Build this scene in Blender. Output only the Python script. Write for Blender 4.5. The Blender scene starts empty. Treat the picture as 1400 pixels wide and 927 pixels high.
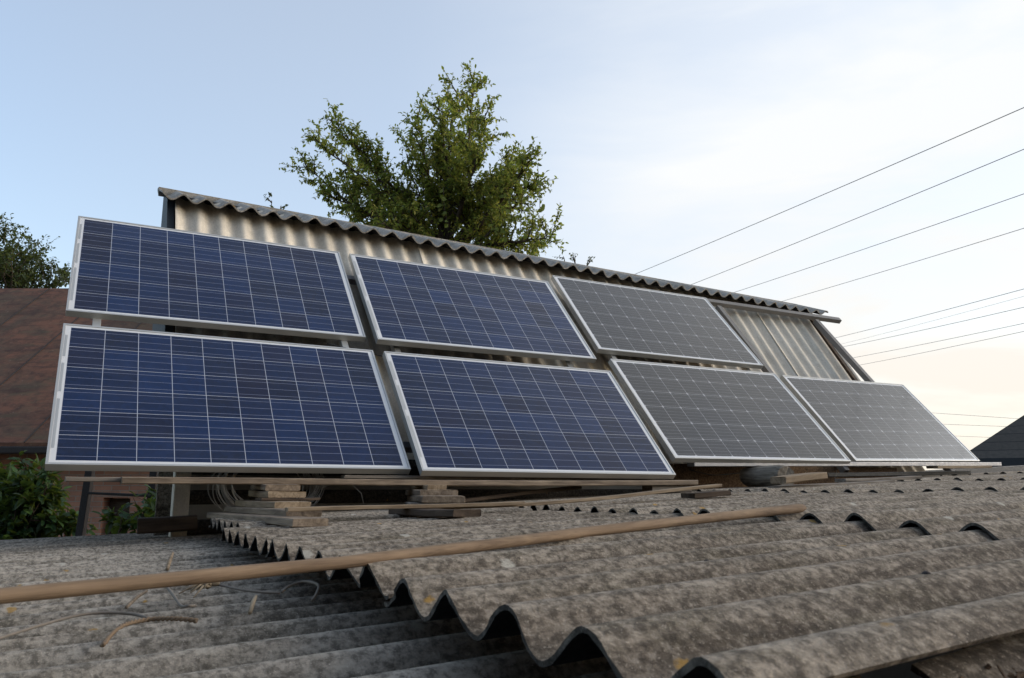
import bpy, bmesh, math, random
from mathutils import Vector, Matrix, noise as mnoise
R_ = math.radians
random.seed(7)
# ------------------------------------------------------------------ camera, sky, sun, exposure
scn = bpy.context.scene
COL = scn.collection
GZ = 2.9                                        # camera height above the yard
cam = bpy.data.cameras.new('camera'); cam_o = bpy.data.objects.new('camera', cam); COL.objects.link(cam_o)
cam_o.location = (0, 0, GZ); cam_o.rotation_euler = (R_(90) + 0.18346, 0, 0)
cam.sensor_width = 23.2; cam.lens = 23.2 * 1092.5 / 1400
cam.clip_start = 0.02; cam.clip_end = 3000
cam.dof.use_dof = True; cam.dof.focus_distance = 4.2; cam.dof.aperture_fstop = 11.0
scn.camera = cam_o
SUN_AZ, SUN_EL = 80.0, 15.0                     # degrees, clockwise from +Y
sun_dir = Vector((math.sin(R_(SUN_AZ)) * math.cos(R_(SUN_EL)), math.cos(R_(SUN_AZ)) * math.cos(R_(SUN_EL)), math.sin(R_(SUN_EL))))
sun = bpy.data.lights.new('sun', 'SUN'); sun.energy = 1.15; sun.angle = R_(40); sun.color = (1.0, 0.91, 0.82)
sun_o = bpy.data.objects.new('sun', sun); COL.objects.link(sun_o)
sun_o.rotation_euler = sun_dir.to_track_quat('Z', 'Y').to_euler()
world = bpy.data.worlds.new('World'); scn.world = world; world.use_nodes = True
wn = world.node_tree; wn.nodes.clear()
def wnode(t, **k):
    n = wn.nodes.new(t)
    for a, v in k.items(): setattr(n, a, v)
    return n
def wmath(op, a, b=None, clamp=False):
    n = wnode('ShaderNodeMath', operation=op, use_clamp=clamp)
    for i, v in enumerate((a, b)):
        if v is None: continue
        if isinstance(v, (int, float)): n.inputs[i].default_value = v
        else: wn.links.new(v, n.inputs[i])
    return n.outputs[0]
sky = wnode('ShaderNodeTexSky', sky_type='NISHITA', sun_disc=False, sun_elevation=R_(SUN_EL), sun_rotation=R_(SUN_AZ),
            air_density=1.0, dust_density=1.2, ozone_density=1.7, altitude=100)
tc = wnode('ShaderNodeTexCoord')
dot = wnode('ShaderNodeVectorMath', operation='DOT_PRODUCT'); wn.links.new(tc.outputs['Generated'], dot.inputs[0])
dot.inputs[1].default_value = Vector((math.sin(R_(48)), math.cos(R_(48)), 0.30)).normalized()
glow = wnode('ShaderNodeMapRange', interpolation_type='SMOOTHSTEP'); wn.links.new(dot.outputs['Value'], glow.inputs[0])
glow.inputs[1].default_value = 0.58; glow.inputs[2].default_value = 1.0
mp = wnode('ShaderNodeMapping'); wn.links.new(tc.outputs['Generated'], mp.inputs[0]); mp.inputs['Scale'].default_value = (1.1, 1.6, 4.5); mp.inputs['Rotation'].default_value = (0.25, 0.5, 0.3)
nz = wnode('ShaderNodeTexNoise'); wn.links.new(mp.outputs[0], nz.inputs['Vector']); nz.inputs['Scale'].default_value = 1.7; nz.inputs['Detail'].default_value = 7; nz.inputs['Roughness'].default_value = 0.55; nz.inputs['Distortion'].default_value = 0.3
nr = wnode('ShaderNodeMapRange'); wn.links.new(nz.outputs[0], nr.inputs[0]); nr.inputs[1].default_value = 0.38; nr.inputs[2].default_value = 0.68; nr.inputs[3].default_value = 0.50; nr.inputs[4].default_value = 1.20
veil = wmath('MULTIPLY', glow.outputs[0], nr.outputs[0])
fwd = wnode('ShaderNodeMapRange', interpolation_type='SMOOTHSTEP'); wn.links.new(dot.outputs['Value'], fwd.inputs[0]); fwd.inputs[1].default_value = -0.3; fwd.inputs[2].default_value = 0.7; fwd.inputs[3].default_value = 0.17; fwd.inputs[4].default_value = 0.36
veil = wmath('ADD', wmath('MULTIPLY', veil, 0.85), fwd.outputs[0], True)
sepz = wnode('ShaderNodeSeparateXYZ'); wn.links.new(tc.outputs['Generated'], sepz.inputs[0])
hz = wnode('ShaderNodeMapRange', interpolation_type='SMOOTHSTEP'); wn.links.new(sepz.outputs[2], hz.inputs[0])
hz.inputs[1].default_value = 0.0; hz.inputs[2].default_value = 0.42
vc = wnode('ShaderNodeMixRGB'); wn.links.new(hz.outputs[0], vc.inputs[0])
vc.inputs[1].default_value = (3.35, 3.08, 2.72, 1); vc.inputs[2].default_value = (3.2, 3.27, 3.32, 1)      # thin bright cloud
# the sun's aureole behind the thin cloud, to the right of the picture
dot2 = wnode('ShaderNodeVectorMath', operation='DOT_PRODUCT'); wn.links.new(tc.outputs['Generated'], dot2.inputs[0]); dot2.inputs[1].default_value = sun_dir
aur = wnode('ShaderNodeMapRange', interpolation_type='SMOOTHSTEP'); wn.links.new(dot2.outputs['Value'], aur.inputs[0]); aur.inputs[1].default_value = 0.86; aur.inputs[2].default_value = 1.0; aur.inputs[3].default_value = 1.0; aur.inputs[4].default_value = 3.0
vm = wnode('ShaderNodeVectorMath', operation='SCALE'); wn.links.new(vc.outputs[0], vm.inputs[0]); wn.links.new(aur.outputs[0], vm.inputs['Scale'])
mixs = wnode('ShaderNodeMixRGB'); wn.links.new(veil, mixs.inputs[0]); wn.links.new(sky.outputs[0], mixs.inputs[1]); wn.links.new(vm.outputs[0], mixs.inputs[2])
bg = wnode('ShaderNodeBackground'); wn.links.new(mixs.outputs[0], bg.inputs[0]); bg.inputs[1].default_value = 0.14
wo = wnode('ShaderNodeOutputWorld'); wn.links.new(bg.outputs[0], wo.inputs[0])
scn.view_settings.view_transform = 'Standard'; scn.view_settings.look = 'None'
scn.view_settings.exposure = 1.12; scn.view_settings.gamma = 1.0; scn.view_settings.use_curve_mapping = False

# ------------------------------------------------------------------ frames of the place
YAW, TH = 0.49815, 0.82744
EX = Vector((math.cos(YAW), math.sin(YAW), 0)); EB = Vector((-math.sin(YAW), math.cos(YAW), 0)); EZ = Vector((0, 0, 1))
def Q(u, w, z): return EX * u + EB * w + EZ * (z + GZ)          # along the shed, away from the viewer, height over the lens
A = Vector((0.13136, 0.56560, -0.11127 + GZ))
CV = Vector((0.84123, 0.53919, 0.04018)); EV = Vector((-0.45278, 0.89156, -0.01075)); NV = CV.cross(EV).normalized()
MV = NV.cross(CV).normalized()
SK, PK = CV.dot(EV), MV.dot(EV)
def Rf(c, e, h): return A + CV * c + EV * e + NV * h            # on the foreground roof
M_SHED = Matrix((( EX.x, EB.x, 0, 0), (EX.y, EB.y, 0, 0), (0, 0, 1, GZ), (0, 0, 0, 1)))
M_ROOF = Matrix(((CV.x, MV.x, NV.x, A.x), (CV.y, MV.y, NV.y, A.y), (CV.z, MV.z, NV.z, A.z), (0, 0, 0, 1)))

# ------------------------------------------------------------------ materials
def lin(h):
    c = [int(h[i:i + 2], 16) / 255 for i in (0, 2, 4)]
    return tuple(x / 12.92 if x <= .04045 else ((x + .055) / 1.055) ** 2.4 for x in c) + (1,)
class NT:
    def __init__(s, name):
        s.m = bpy.data.materials.new(name); s.m.use_nodes = True; s.t = s.m.node_tree; s.t.nodes.clear()
        s.o = s.n('ShaderNodeOutputMaterial'); s.b = s.n('ShaderNodeBsdfPrincipled'); s.l(s.b.outputs[0], s.o.inputs[0])
        s.tc = s.n('ShaderNodeTexCoord')
    def n(s, t, **k):
        n = s.t.nodes.new(t)
        for a, v in k.items(): setattr(n, a, v)
        return n
    def l(s, a, b): s.t.links.new(a, b)
    def put(s, v, sock):
        if hasattr(v, 'is_linked') or hasattr(v, 'node'): s.l(v, sock)
        else: sock.default_value = v
    def map(s, scale=(1, 1, 1), rot=(0, 0, 0), src='Object', loc=(0, 0, 0), rnd=True):
        m = s.n('ShaderNodeMapping'); m.inputs['Scale'].default_value = scale; m.inputs['Rotation'].default_value = rot; m.inputs['Location'].default_value = loc
        v = s.tc.outputs[src]
        if rnd:
            oi = s.n('ShaderNodeObjectInfo'); a = s.n('ShaderNodeVectorMath', operation='MULTIPLY_ADD')
            cb = s.n('ShaderNodeCombineXYZ'); [s.l(oi.outputs['Random'], cb.inputs[i]) for i in range(3)]
            s.l(cb.outputs[0], a.inputs[0]); a.inputs[1].default_value = (17, 31, 23); s.l(v, a.inputs[2]); v = a.outputs[0]
        s.l(v, m.inputs[0]); return m.outputs[0]
    def noise(s, vec, scale, detail=4, rough=.55, dist=0):
        n = s.n('ShaderNodeTexNoise'); s.l(vec, n.inputs['Vector']); n.inputs['Scale'].default_value = scale
        n.inputs['Detail'].default_value = detail; n.inputs['Roughness'].default_value = rough; n.inputs['Distortion'].default_value = dist
        return n.outputs[0]
    def rng(s, v, a, b, c=0, d=1):
        n = s.n('ShaderNodeMapRange'); s.put(v, n.inputs[0])
        for i, x in enumerate((a, b, c, d)): n.inputs[i + 1].default_value = x
        return n.outputs[0]
    def mix(s, f, a, b, mode='MIX'):
        n = s.n('ShaderNodeMixRGB', blend_type=mode); s.put(f, n.inputs[0]); s.put(a, n.inputs[1]); s.put(b, n.inputs[2]); return n.outputs[0]
    def math(s, op, a, b=0.0, c=None):
        n = s.n('ShaderNodeMath', operation=op); s.put(a, n.inputs[0]); s.put(b, n.inputs[1])
        if c is not None: s.put(c, n.inputs[2])
        return n.outputs[0]
    def bump(s, h, dist=.002, st=1.0, prev=None):
        n = s.n('ShaderNodeBump'); s.l(h, n.inputs['Height']); n.inputs['Distance'].default_value = dist; n.inputs['Strength'].default_value = st
        if prev: s.l(prev, n.inputs['Normal'])
        return n.outputs[0]
    def done(s, col, rough=.8, nrm=None, metal=0, spec=.5):
        s.put(col, s.b.inputs['Base Color']); s.put(rough, s.b.inputs['Roughness']); s.b.inputs['Metallic'].default_value = metal
        s.b.inputs['Specular IOR Level'].default_value = spec
        if nrm: s.l(nrm, s.b.inputs['Normal'])
        return s.m

def m_slate(name, base, dark, light, spots=.5, streak=(1.6, 9, 9), moss=.3, lichen=True, grit=.62, worn_lit=None, wk=.6):
    t = NT(name)
    v = t.map(); vs = t.map(streak)
    big = t.noise(v, 3.2, 6, .62, .4); mid = t.noise(vs, 3.5, 7, .68, .5); fine = t.noise(v, 75, 5, .7); mic = t.noise(v, 260, 3, .65)
    c = t.mix(t.rng(mid, .36, .64), dark, base)
    c = t.mix(t.rng(big, .50, .70, 0, .7), c, light)
    if worn_lit is not None:              # pale patches along wave tops: rain wear plus crest light put into colour
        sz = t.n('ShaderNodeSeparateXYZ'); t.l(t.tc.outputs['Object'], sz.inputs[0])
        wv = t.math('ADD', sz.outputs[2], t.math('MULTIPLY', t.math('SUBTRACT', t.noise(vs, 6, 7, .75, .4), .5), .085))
        c = t.mix(t.rng(wv, worn_lit - .022, worn_lit + .004, 0, wk), c, light)
    c = t.mix(t.rng(t.noise(v, 2.1, 5, .6, .5), .50, .70, 0, .55), c, tuple(x * .62 for x in dark[:3]) + (1,))
    vb = t.map((30, 46, 46)) if worn_lit is not None else t.map((34, 34, 34))
    gr = t.noise(t.map((4, 10, 10)) if worn_lit is not None else t.map((9, 9, 9)), 1, 6, .72, .3)
    c = t.mix(t.math('MULTIPLY', t.rng(gr, .50, .64, 0, 1), moss), c, lin('4d4532'))
    blot = t.noise(vb, 1, 7, .78, .25); dk = tuple(x * .32 for x in dark[:3]) + (1,)
    c = t.mix(t.rng(blot, .48, .60, 0, spots * .62), c, dk)
    c = t.mix(t.rng(fine, .47, .60, 0, grit), c, dk)
    c = t.mix(t.rng(fine, .46, .36, 0, grit * .55), c, tuple(min(1, x * 1.25) for x in light[:3]) + (1,))
    c = t.mix(t.rng(mic, .60, .72, 0, .55), c, tuple(min(1, x * 1.45) for x in light[:3]) + (1,))
    if lichen:
        vo = t.n('ShaderNodeTexVoronoi', feature='F1'); t.l(v, vo.inputs['Vector']); vo.inputs['Scale'].default_value = 17
        d = t.math('ADD', vo.outputs['Distance'], t.math('MULTIPLY', t.noise(v, 120, 3), .22))
        sel = t.n('ShaderNodeSeparateColor'); t.l(vo.outputs['Color'], sel.inputs[0])
        k = t.math('MULTIPLY', t.rng(d, .30, .24), t.math('GREATER_THAN', sel.outputs[0], .87))
        c = t.mix(t.math('MULTIPLY', k, .75), c, lin('a07c3c'))
        k2 = t.math('MULTIPLY', t.rng(d, .34, .26), t.math('LESS_THAN', sel.outputs[0], .12))
        c = t.mix(t.math('MULTIPLY', k2, .6), c, lin('b9b4a6'))
    h = t.math('ADD', t.math('MULTIPLY', fine, .7), t.math('MULTIPLY', mic, .35))
    return t.done(c, .93, t.bump(t.math('ADD', h, t.math('MULTIPLY', blot, .8)), .0035, .9), 0, .2)
M_SLATE_UP = m_slate('weathered_slate', lin('897c6c'), lin('564b3f'), lin('a69a89'), .6, moss=.55, grit=.66, worn_lit=0.0)
M_SLATE_LO = m_slate('old_grey_slate', lin('948a7b'), lin('5c5449'), lin('b0a595'), .45, moss=.35, grit=.6, worn_lit=-.085, wk=.8)
M_SLATE_WALL = m_slate('pale_wall_slate', lin('dacfbd'), lin('c8bdab'), lin('e0d7c7'), .10, (9, 1.2, 1.2), .05, False, .14)
M_SLATE_TOP = m_slate('shed_roof_slate', lin('b3aca1'), lin('968f84'), lin('c2bbb0'), .4, grit=.35)
M_UNDER = m_slate('shaded_slate_underside', lin('26272a'), lin('191a1c'), lin('323336'), .3, (1, 1, 1), 0, False)  # near-black underside: shade beneath the waves put into the colour
M_RIM = m_slate('broken_slate_rim', lin('55514b'), lin('3b3834'), lin('777269'), .5, (1, 1, 1), .2, False)
M_SLATE_DARK = m_slate('dark_slate', lin('4f4a45'), lin('35312d'), lin('5f5952'), .4)  # darker slate for the low base sheets

def m_wood(name, a, b, dark=.35, grain=46, sc=(1.2, 1, 1)):
    t = NT(name)
    v = t.map((sc[0], 12, 12)); vf = t.map((2.2, 60, 60)); v0 = t.map()
    g = t.noise(v, 3.0, 6, .6, .8); f = t.noise(vf, 2.4, 5, .7); bl = t.noise(v0, 5, 4, .6)
    c = t.mix(t.rng(g, .34, .66), b, a); c = t.mix(t.rng(f, .52, .70, 0, .6), c, tuple(x * dark for x in b[:3]) + (1,))
    c = t.mix(t.rng(bl, .50, .75, 0, .5), c, tuple(x * .55 for x in b[:3]) + (1,))
    return t.done(c, .82, t.bump(t.math('ADD', f, g), .002, .8), 0, .25)
M_WOOD = m_wood('weathered_wood', lin('94836f'), lin('66584a'))
M_WOOD_GREY = m_wood('grey_wood', lin('8b8175'), lin('5f574e'))
M_WOOD_PALE = m_wood('pale_wood', lin('a08d74'), lin('786651'))
M_WOOD_DARK = m_wood('dark_wood', lin('57483a'), lin('3a2f26'))
M_POLE = m_wood('round_pole_wood', lin('8f7961'), lin('685543'), .4)
def m_plain(name, col, rough=.5, metal=0, var=.25, scale=14, bump=.0006, spec=.5):
    t = NT(name); v = t.map(); n = t.noise(v, scale, 5, .6); n2 = t.noise(v, scale * 7, 4, .6)
    c = t.mix(t.rng(n, .35, .7, 0, var * 2), col, tuple(x * (1 - var) for x in col[:3]) + (1,))
    return t.done(c, t.rng(n2, .3, .7, max(.05, rough - .12), min(1, rough + .12)), t.bump(n2, bump, .5), metal, spec)
M_ALU = m_plain('anodised_aluminium', lin('b9b8b3'), .42, .55, .14, 9)
M_STEEL = m_plain('grey_steel', lin('85868a'), .5, .5, .2, 9)
M_RAIL = m_plain('dull_painted_steel', lin('6e6b67'), .7, 0, .25, 9)
M_RUSTSTEEL = m_plain('dark_rusty_steel', lin('2c2522'), .8, 0, .3)
M_BLACK = m_plain('black_sheathing', lin('1d2126'), .65, 0, .3)
M_CABLE = m_plain('black_cable_plastic', lin('141414'), .5, 0, .1)
M_WIRE = m_plain('dull_galvanised_wire', lin('a39d95'), .6, .3, .3)
M_LINE = m_plain('power_line_metal', lin('8d8a88'), .6, 0, .1)
M_CONC = m_plain('rough_concrete', lin('8d8880'), .9, 0, .3, 8, .003)
M_BROWN = m_slate('brown_clay_render', lin('7a6149'), lin('5a4635'), lin('8b7156'), .3, (1, 1, 1), .1, False)
M_ROPE = m_plain('orange_twine', lin('806a52'), .9, 0, .3, 60)
M_ROPE_GREY = m_plain('grey_cord', lin('7b7165'), .9, 0, .3, 60)
M_STRAW = m_plain('dry_straw', lin('94836a'), .9, 0, .3, 60)
M_BARK = m_slate('tree_bark', lin('54483b'), lin('3a3129'), lin('6a5d4d'), .4, (1, 1, 1), .1, False)
M_LOG = m_wood('grey_split_log', lin('8f8678'), lin('574d41'), .25)
M_GROUND = m_slate('yard_soil', lin('5b5040'), lin('43392c'), lin('6c6250'), .4, (1, 1, 1), .5, False)

def m_leaf(name, cols, tr=.45):
    t = NT(name)
    g = t.n('ShaderNodeNewGeometry'); r = t.n('ShaderNodeValToRGB'); t.l(g.outputs['Random Per Island'], r.inputs[0])
    els = r.color_ramp.elements
    while len(els) < len(cols): els.new(.5)
    for e, (p, c) in zip(els, cols): e.position = p; e.color = lin(c)
    t.done(r.outputs[0], .55, None, 0, .35)
    tl = t.n('ShaderNodeBsdfTranslucent'); t.l(t.mix(.5, r.outputs[0], lin('96a238'), 'MIX'), tl.inputs[0])
    ms = t.n('ShaderNodeMixShader'); ms.inputs[0].default_value = tr
    t.l(t.b.outputs[0], ms.inputs[1]); t.l(tl.outputs[0], ms.inputs[2]); t.l(ms.outputs[0], t.o.inputs[0]); return t.m
M_LEAF = m_leaf('plum_leaf', [(0, '4f5d30'), (.35, '6c7c3e'), (.65, '8a8e48'), (.88, 'a49c50'), (1, 'b5a552')], .58)
M_LEAF_DARK = m_leaf('dark_leaf', [(0, '27301b'), (.5, '36422a'), (.9, '47523a'), (1, '5a5f44')], .3)
M_LEAF_VINE = m_leaf('vine_leaf', [(0, '1c2e1a'), (.5, '27401f'), (.85, '365428'), (1, '4c6630')], .3)
M_LEAF_ROUND = m_leaf('round_climber_leaf', [(0, '50602a'), (.6, '677230'), (1, '7d8038')], .5)

def m_cells(name, mono):
    t = NT(name)
    sx = t.n('ShaderNodeSeparateXYZ'); t.l(t.tc.outputs['Object'], sx.inputs[0])
    W, H = 1.65, .992; mx, my = .036, .026; px, py = (W - 2 * mx) / 10, (H - 2 * my) / 6
    X = t.math('DIVIDE', t.math('SUBTRACT', sx.outputs[0], mx), px); Y = t.math('DIVIDE', t.math('SUBTRACT', sx.outputs[1], my), py)
    fx = t.math('ABSOLUTE', t.math('SUBTRACT', t.math('FRACT', X), .5)); fy = t.math('ABSOLUTE', t.math('SUBTRACT', t.math('FRACT', Y), .5))
    g = .0092 if not mono else .008
    gap = t.math('MAXIMUM', t.math('GREATER_THAN', fx, .5 - g), t.math('GREATER_THAN', fy, .5 - g))
    out = t.math('MAXIMUM', t.math('MAXIMUM', t.math('LESS_THAN', X, 0), t.math('GREATER_THAN', X, 10)), t.math('MAXIMUM', t.math('LESS_THAN', Y, 0), t.math('GREATER_THAN', Y, 6)))
    nb = 3 if not mono else 5
    by = t.math('ABSOLUTE', t.math('SUBTRACT', t.math('FRACT', t.math('MULTIPLY', t.math('FRACT', Y), nb)), .5))
    bus = t.math('LESS_THAN', by, .0066 * nb if not mono else .0050 * nb)
    cid = t.n('ShaderNodeCombineXYZ'); t.l(t.math('FLOOR', X), cid.inputs[0]); t.l(t.math('FLOOR', Y), cid.inputs[1])
    oi = t.n('ShaderNodeObjectInfo'); t.l(t.math('MULTIPLY', oi.outputs['Random'], 50), cid.inputs[2])
    wn_ = t.n('ShaderNodeTexWhiteNoise'); t.l(cid.outputs[0], wn_.inputs[0]); rnd = wn_.outputs['Value']
    if mono:
        base = t.mix(rnd, lin('171719'), lin('1b1b1d'))
        gap = t.math('MAXIMUM', gap, t.math('GREATER_THAN', t.math('ADD', fx, fy), .925))
        line, bcol = lin('9a9a9c'), lin('838386')
        c = t.mix(t.math('MULTIPLY', bus, .75), base, bcol)
    else:
        vo = t.n('ShaderNodeTexVoronoi'); t.l(t.map((55, 55, 55)), vo.inputs['Vector']); vo.inputs['Scale'].default_value = 1
        sh = t.n('ShaderNodeSeparateColor'); t.l(vo.outputs['Color'], sh.inputs[0])
        base = t.mix(t.math('ADD', t.math('MULTIPLY', rnd, .7), t.math('MULTIPLY', sh.outputs[0], .3)), lin('07132b'), lin('0b264e'))
        wn2 = t.n('ShaderNodeTexWhiteNoise'); t.l(t.math('MULTIPLY', rnd, 91), wn2.inputs['Vector'])
        base = t.mix(t.rng(wn2.outputs['Value'], .6, 1, 0, .5), base, lin('150f22'))
        line, bcol = lin('a6a9b2'), lin('7a8097')
        c = t.mix(t.math('MULTIPLY', bus, .9), base, bcol)
    c = t.mix(gap, c, line); c = t.mix(out, c, lin('cdcdcc'))
    du = t.noise(t.map((1, 2.5, 1)), 3.0, 6, .65); dd = t.noise(t.map(), 160, 2, .5)
    c = t.mix(t.rng(du, .45, .8, .0, .035), c, lin('9a948a')); c = t.mix(t.rng(dd, .76, .80, 0, .5), c, lin('a39c92'))
    t.done(c, .5, None, 0, .05)
    t.b.inputs['Coat Weight'].default_value = 1.0; t.put(t.rng(du, .3, .8, .05, .13), t.b.inputs['Coat Roughness']); t.b.inputs['Coat IOR'].default_value = 1.36 if not mono else 1.52
    return t.m
M_POLY, M_MONO = m_cells('blue_polycrystalline_cells', False), m_cells('dark_monocrystalline_cells', True)

def m_brick():
    t = NT('red_brick'); b = t.n('ShaderNodeTexBrick'); mpv = t.n('ShaderNodeMapping'); t.l(t.tc.outputs['Object'], mpv.inputs[0]); mpv.inputs['Rotation'].default_value = (R_(90), 0, 0)
    t.l(mpv.outputs[0], b.inputs['Vector']); b.inputs['Scale'].default_value = 1; b.inputs['Brick Width'].default_value = .26; b.inputs['Row Height'].default_value = .077; b.inputs['Mortar Size'].default_value = .006
    b.inputs['Color1'].default_value = lin('9a6c58'); b.inputs['Color2'].default_value = lin('ad7f68'); b.inputs['Mortar'].default_value = lin('948a7f')
    n = t.noise(t.map(), 5, 5, .65); c = t.mix(t.rng(n, .45, .75, 0, .6), b.outputs[0], lin('7b6254'))
    return t.done(c, .9, t.bump(b.outputs['Fac'], .006, -1.0 if False else 1.0), 0, .2)
M_BRICK = m_brick()
def m_rustroof():
    t = NT('rusty_sheet_roof'); v = t.map((1, 1, 1)); n = t.noise(v, .9, 6, .65, .6); n2 = t.noise(v, 5, 6, .7); n3 = t.noise(t.map((1, 4, 4)), 1.6, 5, .65)
    c = t.mix(t.rng(n, .42, .58), lin('6f4a38'), lin('564435')); c = t.mix(t.rng(n2, .46, .66, 0, .8), c, lin('3e2c25'))
    n4 = t.noise(t.map((.5, 2.6, 2.6)), 1.5, 6, .7, .8); c = t.mix(t.rng(n4, .50, .62, 0, .75), c, lin('452f26'))
    c = t.mix(t.rng(n3, .54, .70, 0, .4), c, lin('50503a')); n5 = t.noise(v, 16, 5, .75); c = t.mix(t.rng(n5, .60, .72, 0, .5), c, lin('8a7a6a'))
    n2 = t.math('ADD', n2, n4)
    return t.done(c, .8, t.bump(n2, .01, .5), 0, .25)
M_RUSTROOF = m_rustroof()
def m_shingle():
    t = NT('dark_shingles'); b = t.n('ShaderNodeTexBrick'); t.l(t.tc.outputs['UV'], b.inputs['Vector']); b.inputs['Scale'].default_value = 1; b.inputs['Brick Width'].default_value = 40; b.inputs['Row Height'].default_value = .28; b.inputs['Mortar Size'].default_value = .012
    b.inputs['Color1'].default_value = lin('46423d'); b.inputs['Color2'].default_value = lin('4c4843'); b.inputs['Mortar'].default_value = lin('2a2928')
    n = t.noise(t.map(), 14, 5, .7); c = t.mix(t.rng(n, .4, .7, 0, .5), b.outputs[0], lin('2b2b2c'))
    return t.done(c, .9, t.bump(n, .01, .6), 0, .2)
M_SHINGLE = m_shingle()

# ------------------------------------------------------------------ mesh helpers
def obj(name, verts, faces, mat, parent=None, matrix=None, smooth=False):
    me = bpy.data.meshes.new(name); me.from_pydata([tuple(v) for v in verts], [], faces); me.validate(); me.update()
    if smooth: me.polygons.foreach_set('use_smooth', [True] * len(me.polygons))
    me.materials.append(mat); o = bpy.data.objects.new(name, me); COL.objects.link(o)
    if parent is not None: o.parent = parent
    if matrix is not None: o.matrix_local = matrix
    return o
def tag(o, label=None, cat=None, group=None, kind=None):
    for k, v in (('label', label), ('category', cat), ('group', group), ('kind', kind)):
        if v: o[k] = v
    return o
def thing(name, label, cat, group=None, matrix=None):
    o = bpy.data.objects.new(name, None); o.empty_display_size = .1; COL.objects.link(o)
    if matrix is not None: o.matrix_world = matrix
    return tag(o, label, cat, group)
class MB:
    def __init__(s): s.v = []; s.f = []
    def add(s, v, f):
        k = len(s.v); s.v += [Vector(x) for x in v]; s.f += [tuple(i + k for i in q) for q in f]; return s
    def box(s, a, b):
        x0, y0, z0 = a; x1, y1, z1 = b
        return s.add([(x0, y0, z0), (x1, y0, z0), (x1, y1, z0), (x0, y1, z0), (x0, y0, z1), (x1, y0, z1), (x1, y1, z1), (x0, y1, z1)],
                     [(0, 3, 2, 1), (4, 5, 6, 7), (0, 1, 5, 4), (1, 2, 6, 5), (2, 3, 7, 6), (3, 0, 4, 7)])
    def tube(s, pts, r, sides=8, cap=True):
        pts = [Vector(p) for p in pts]; n = len(pts); rr = r if isinstance(r, (list, tuple)) else [r] * n
        up = None; rings = []
        for i, p in enumerate(pts):
            d = (pts[min(i + 1, n - 1)] - pts[max(i - 1, 0)])
            if d.length < 1e-9: d = Vector((0, 0, 1))
            d.normalize()
            if up is None: up = d.orthogonal().normalized()
            else:
                up = up - d * up.dot(d)
                up = up.normalized() if up.length > 1e-6 else d.orthogonal().normalized()
            sd = d.cross(up)
            rings.append([p + (up * math.cos(2 * math.pi * k / sides) + sd * math.sin(2 * math.pi * k / sides)) * rr[i] for k in range(sides)])
        v = [q for g in rings for q in g]; f = []
        for i in range(n - 1):
            for k in range(sides):
                k2 = (k + 1) % sides; f.append((i * sides + k, i * sides + k2, (i + 1) * sides + k2, (i + 1) * sides + k))
        if cap: f += [tuple(range(sides - 1, -1, -1)), tuple((n - 1) * sides + k for k in range(sides))]
        return s.add(v, f)
    def build(s, name, mat, parent=None, matrix=None, smooth=False, bevel=0):
        o = obj(name, s.v, s.f, mat, parent, matrix, smooth)
        if bevel:
            bm = bmesh.new(); bm.from_mesh(o.data); bmesh.ops.bevel(bm, geom=bm.edges[:], offset=bevel, segments=2, affect='EDGES', profile=.6); bm.to_mesh(o.data); bm.free()
        return o
def frame_from(p0, p1, up=EZ):
    p0, p1 = Vector(p0), Vector(p1); x = (p1 - p0).normalized(); z = (Vector(up) - x * Vector(up).dot(x)).normalized(); y = z.cross(x)
    return Matrix(((x.x, y.x, z.x, p0.x), (x.y, y.y, z.y, p0.y), (x.z, y.z, z.z, p0.z), (0, 0, 0, 1))), (p1 - p0).length
def board(name, p0, p1, width, thick, mat, label, cat, group=None, up=EZ, warp=.004, parent=None, seed=0, taper=0):
    """a sawn board with its bottom centre line from p0 to p1: wear-rounded edges, slight warp, uneven ends"""
    rnd = random.Random(seed + hash(name) % 1 + int(abs(p0[0]) * 1000))
    mt, L = frame_from(p0, p1, up); n = max(4, int(L / .05)); v = []; f = []
    ph, ph2 = rnd.uniform(0, 6), rnd.uniform(0, 6); prof = []
    b = min(thick, width) * .14
    for (y, z) in ((-1, 0), (1, 0), (1, 1), (-1, 1)):
        sy = 1 if y > 0 else -1; Y = y * width / 2; Z = z * thick; sz = 1 if z == 0 else -1
        a1, a2 = (Y, Z + sz * b), (Y - sy * b, Z)
        prof += [a1, a2] if (y, z) in ((-1, 0), (1, 1)) else [a2, a1]
    m = len(prof)
    for i in range(n + 1):
        t = i / n; dz = warp * math.sin(t * 5.1 + ph) ; dy = warp * .8 * math.sin(t * 4.3 + ph2); k = 1 - taper * t
        for j, (y, z) in enumerate(prof):
            jx = rnd.uniform(-.003, .003) if i in (0, n) else 0
            v.append((t * L + jx, y * k + dy + rnd.uniform(-.0007, .0007), z + dz - warp * math.sin(ph) * (1 - t) + rnd.uniform(-.0006, .0006)))
    for i in range(n):
        for j in range(m):
            j2 = (j + 1) % m; f.append((i * m + j, i * m + j2, (i + 1) * m + j2, (i + 1) * m + j))
    f += [tuple(range(m - 1, -1, -1)), tuple(n * m + j for j in range(m))]
    f = [tuple(reversed(q)) for q in f]
    o = obj(name, v, f, mat, parent, mt); 
    bm = bmesh.new(); bm.from_mesh(o.data); bmesh.ops.recalc_face_normals(bm, faces=bm.faces[:]); bm.to_mesh(o.data); bm.free()
    if label: tag(o, label, cat, group)
    return o
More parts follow.
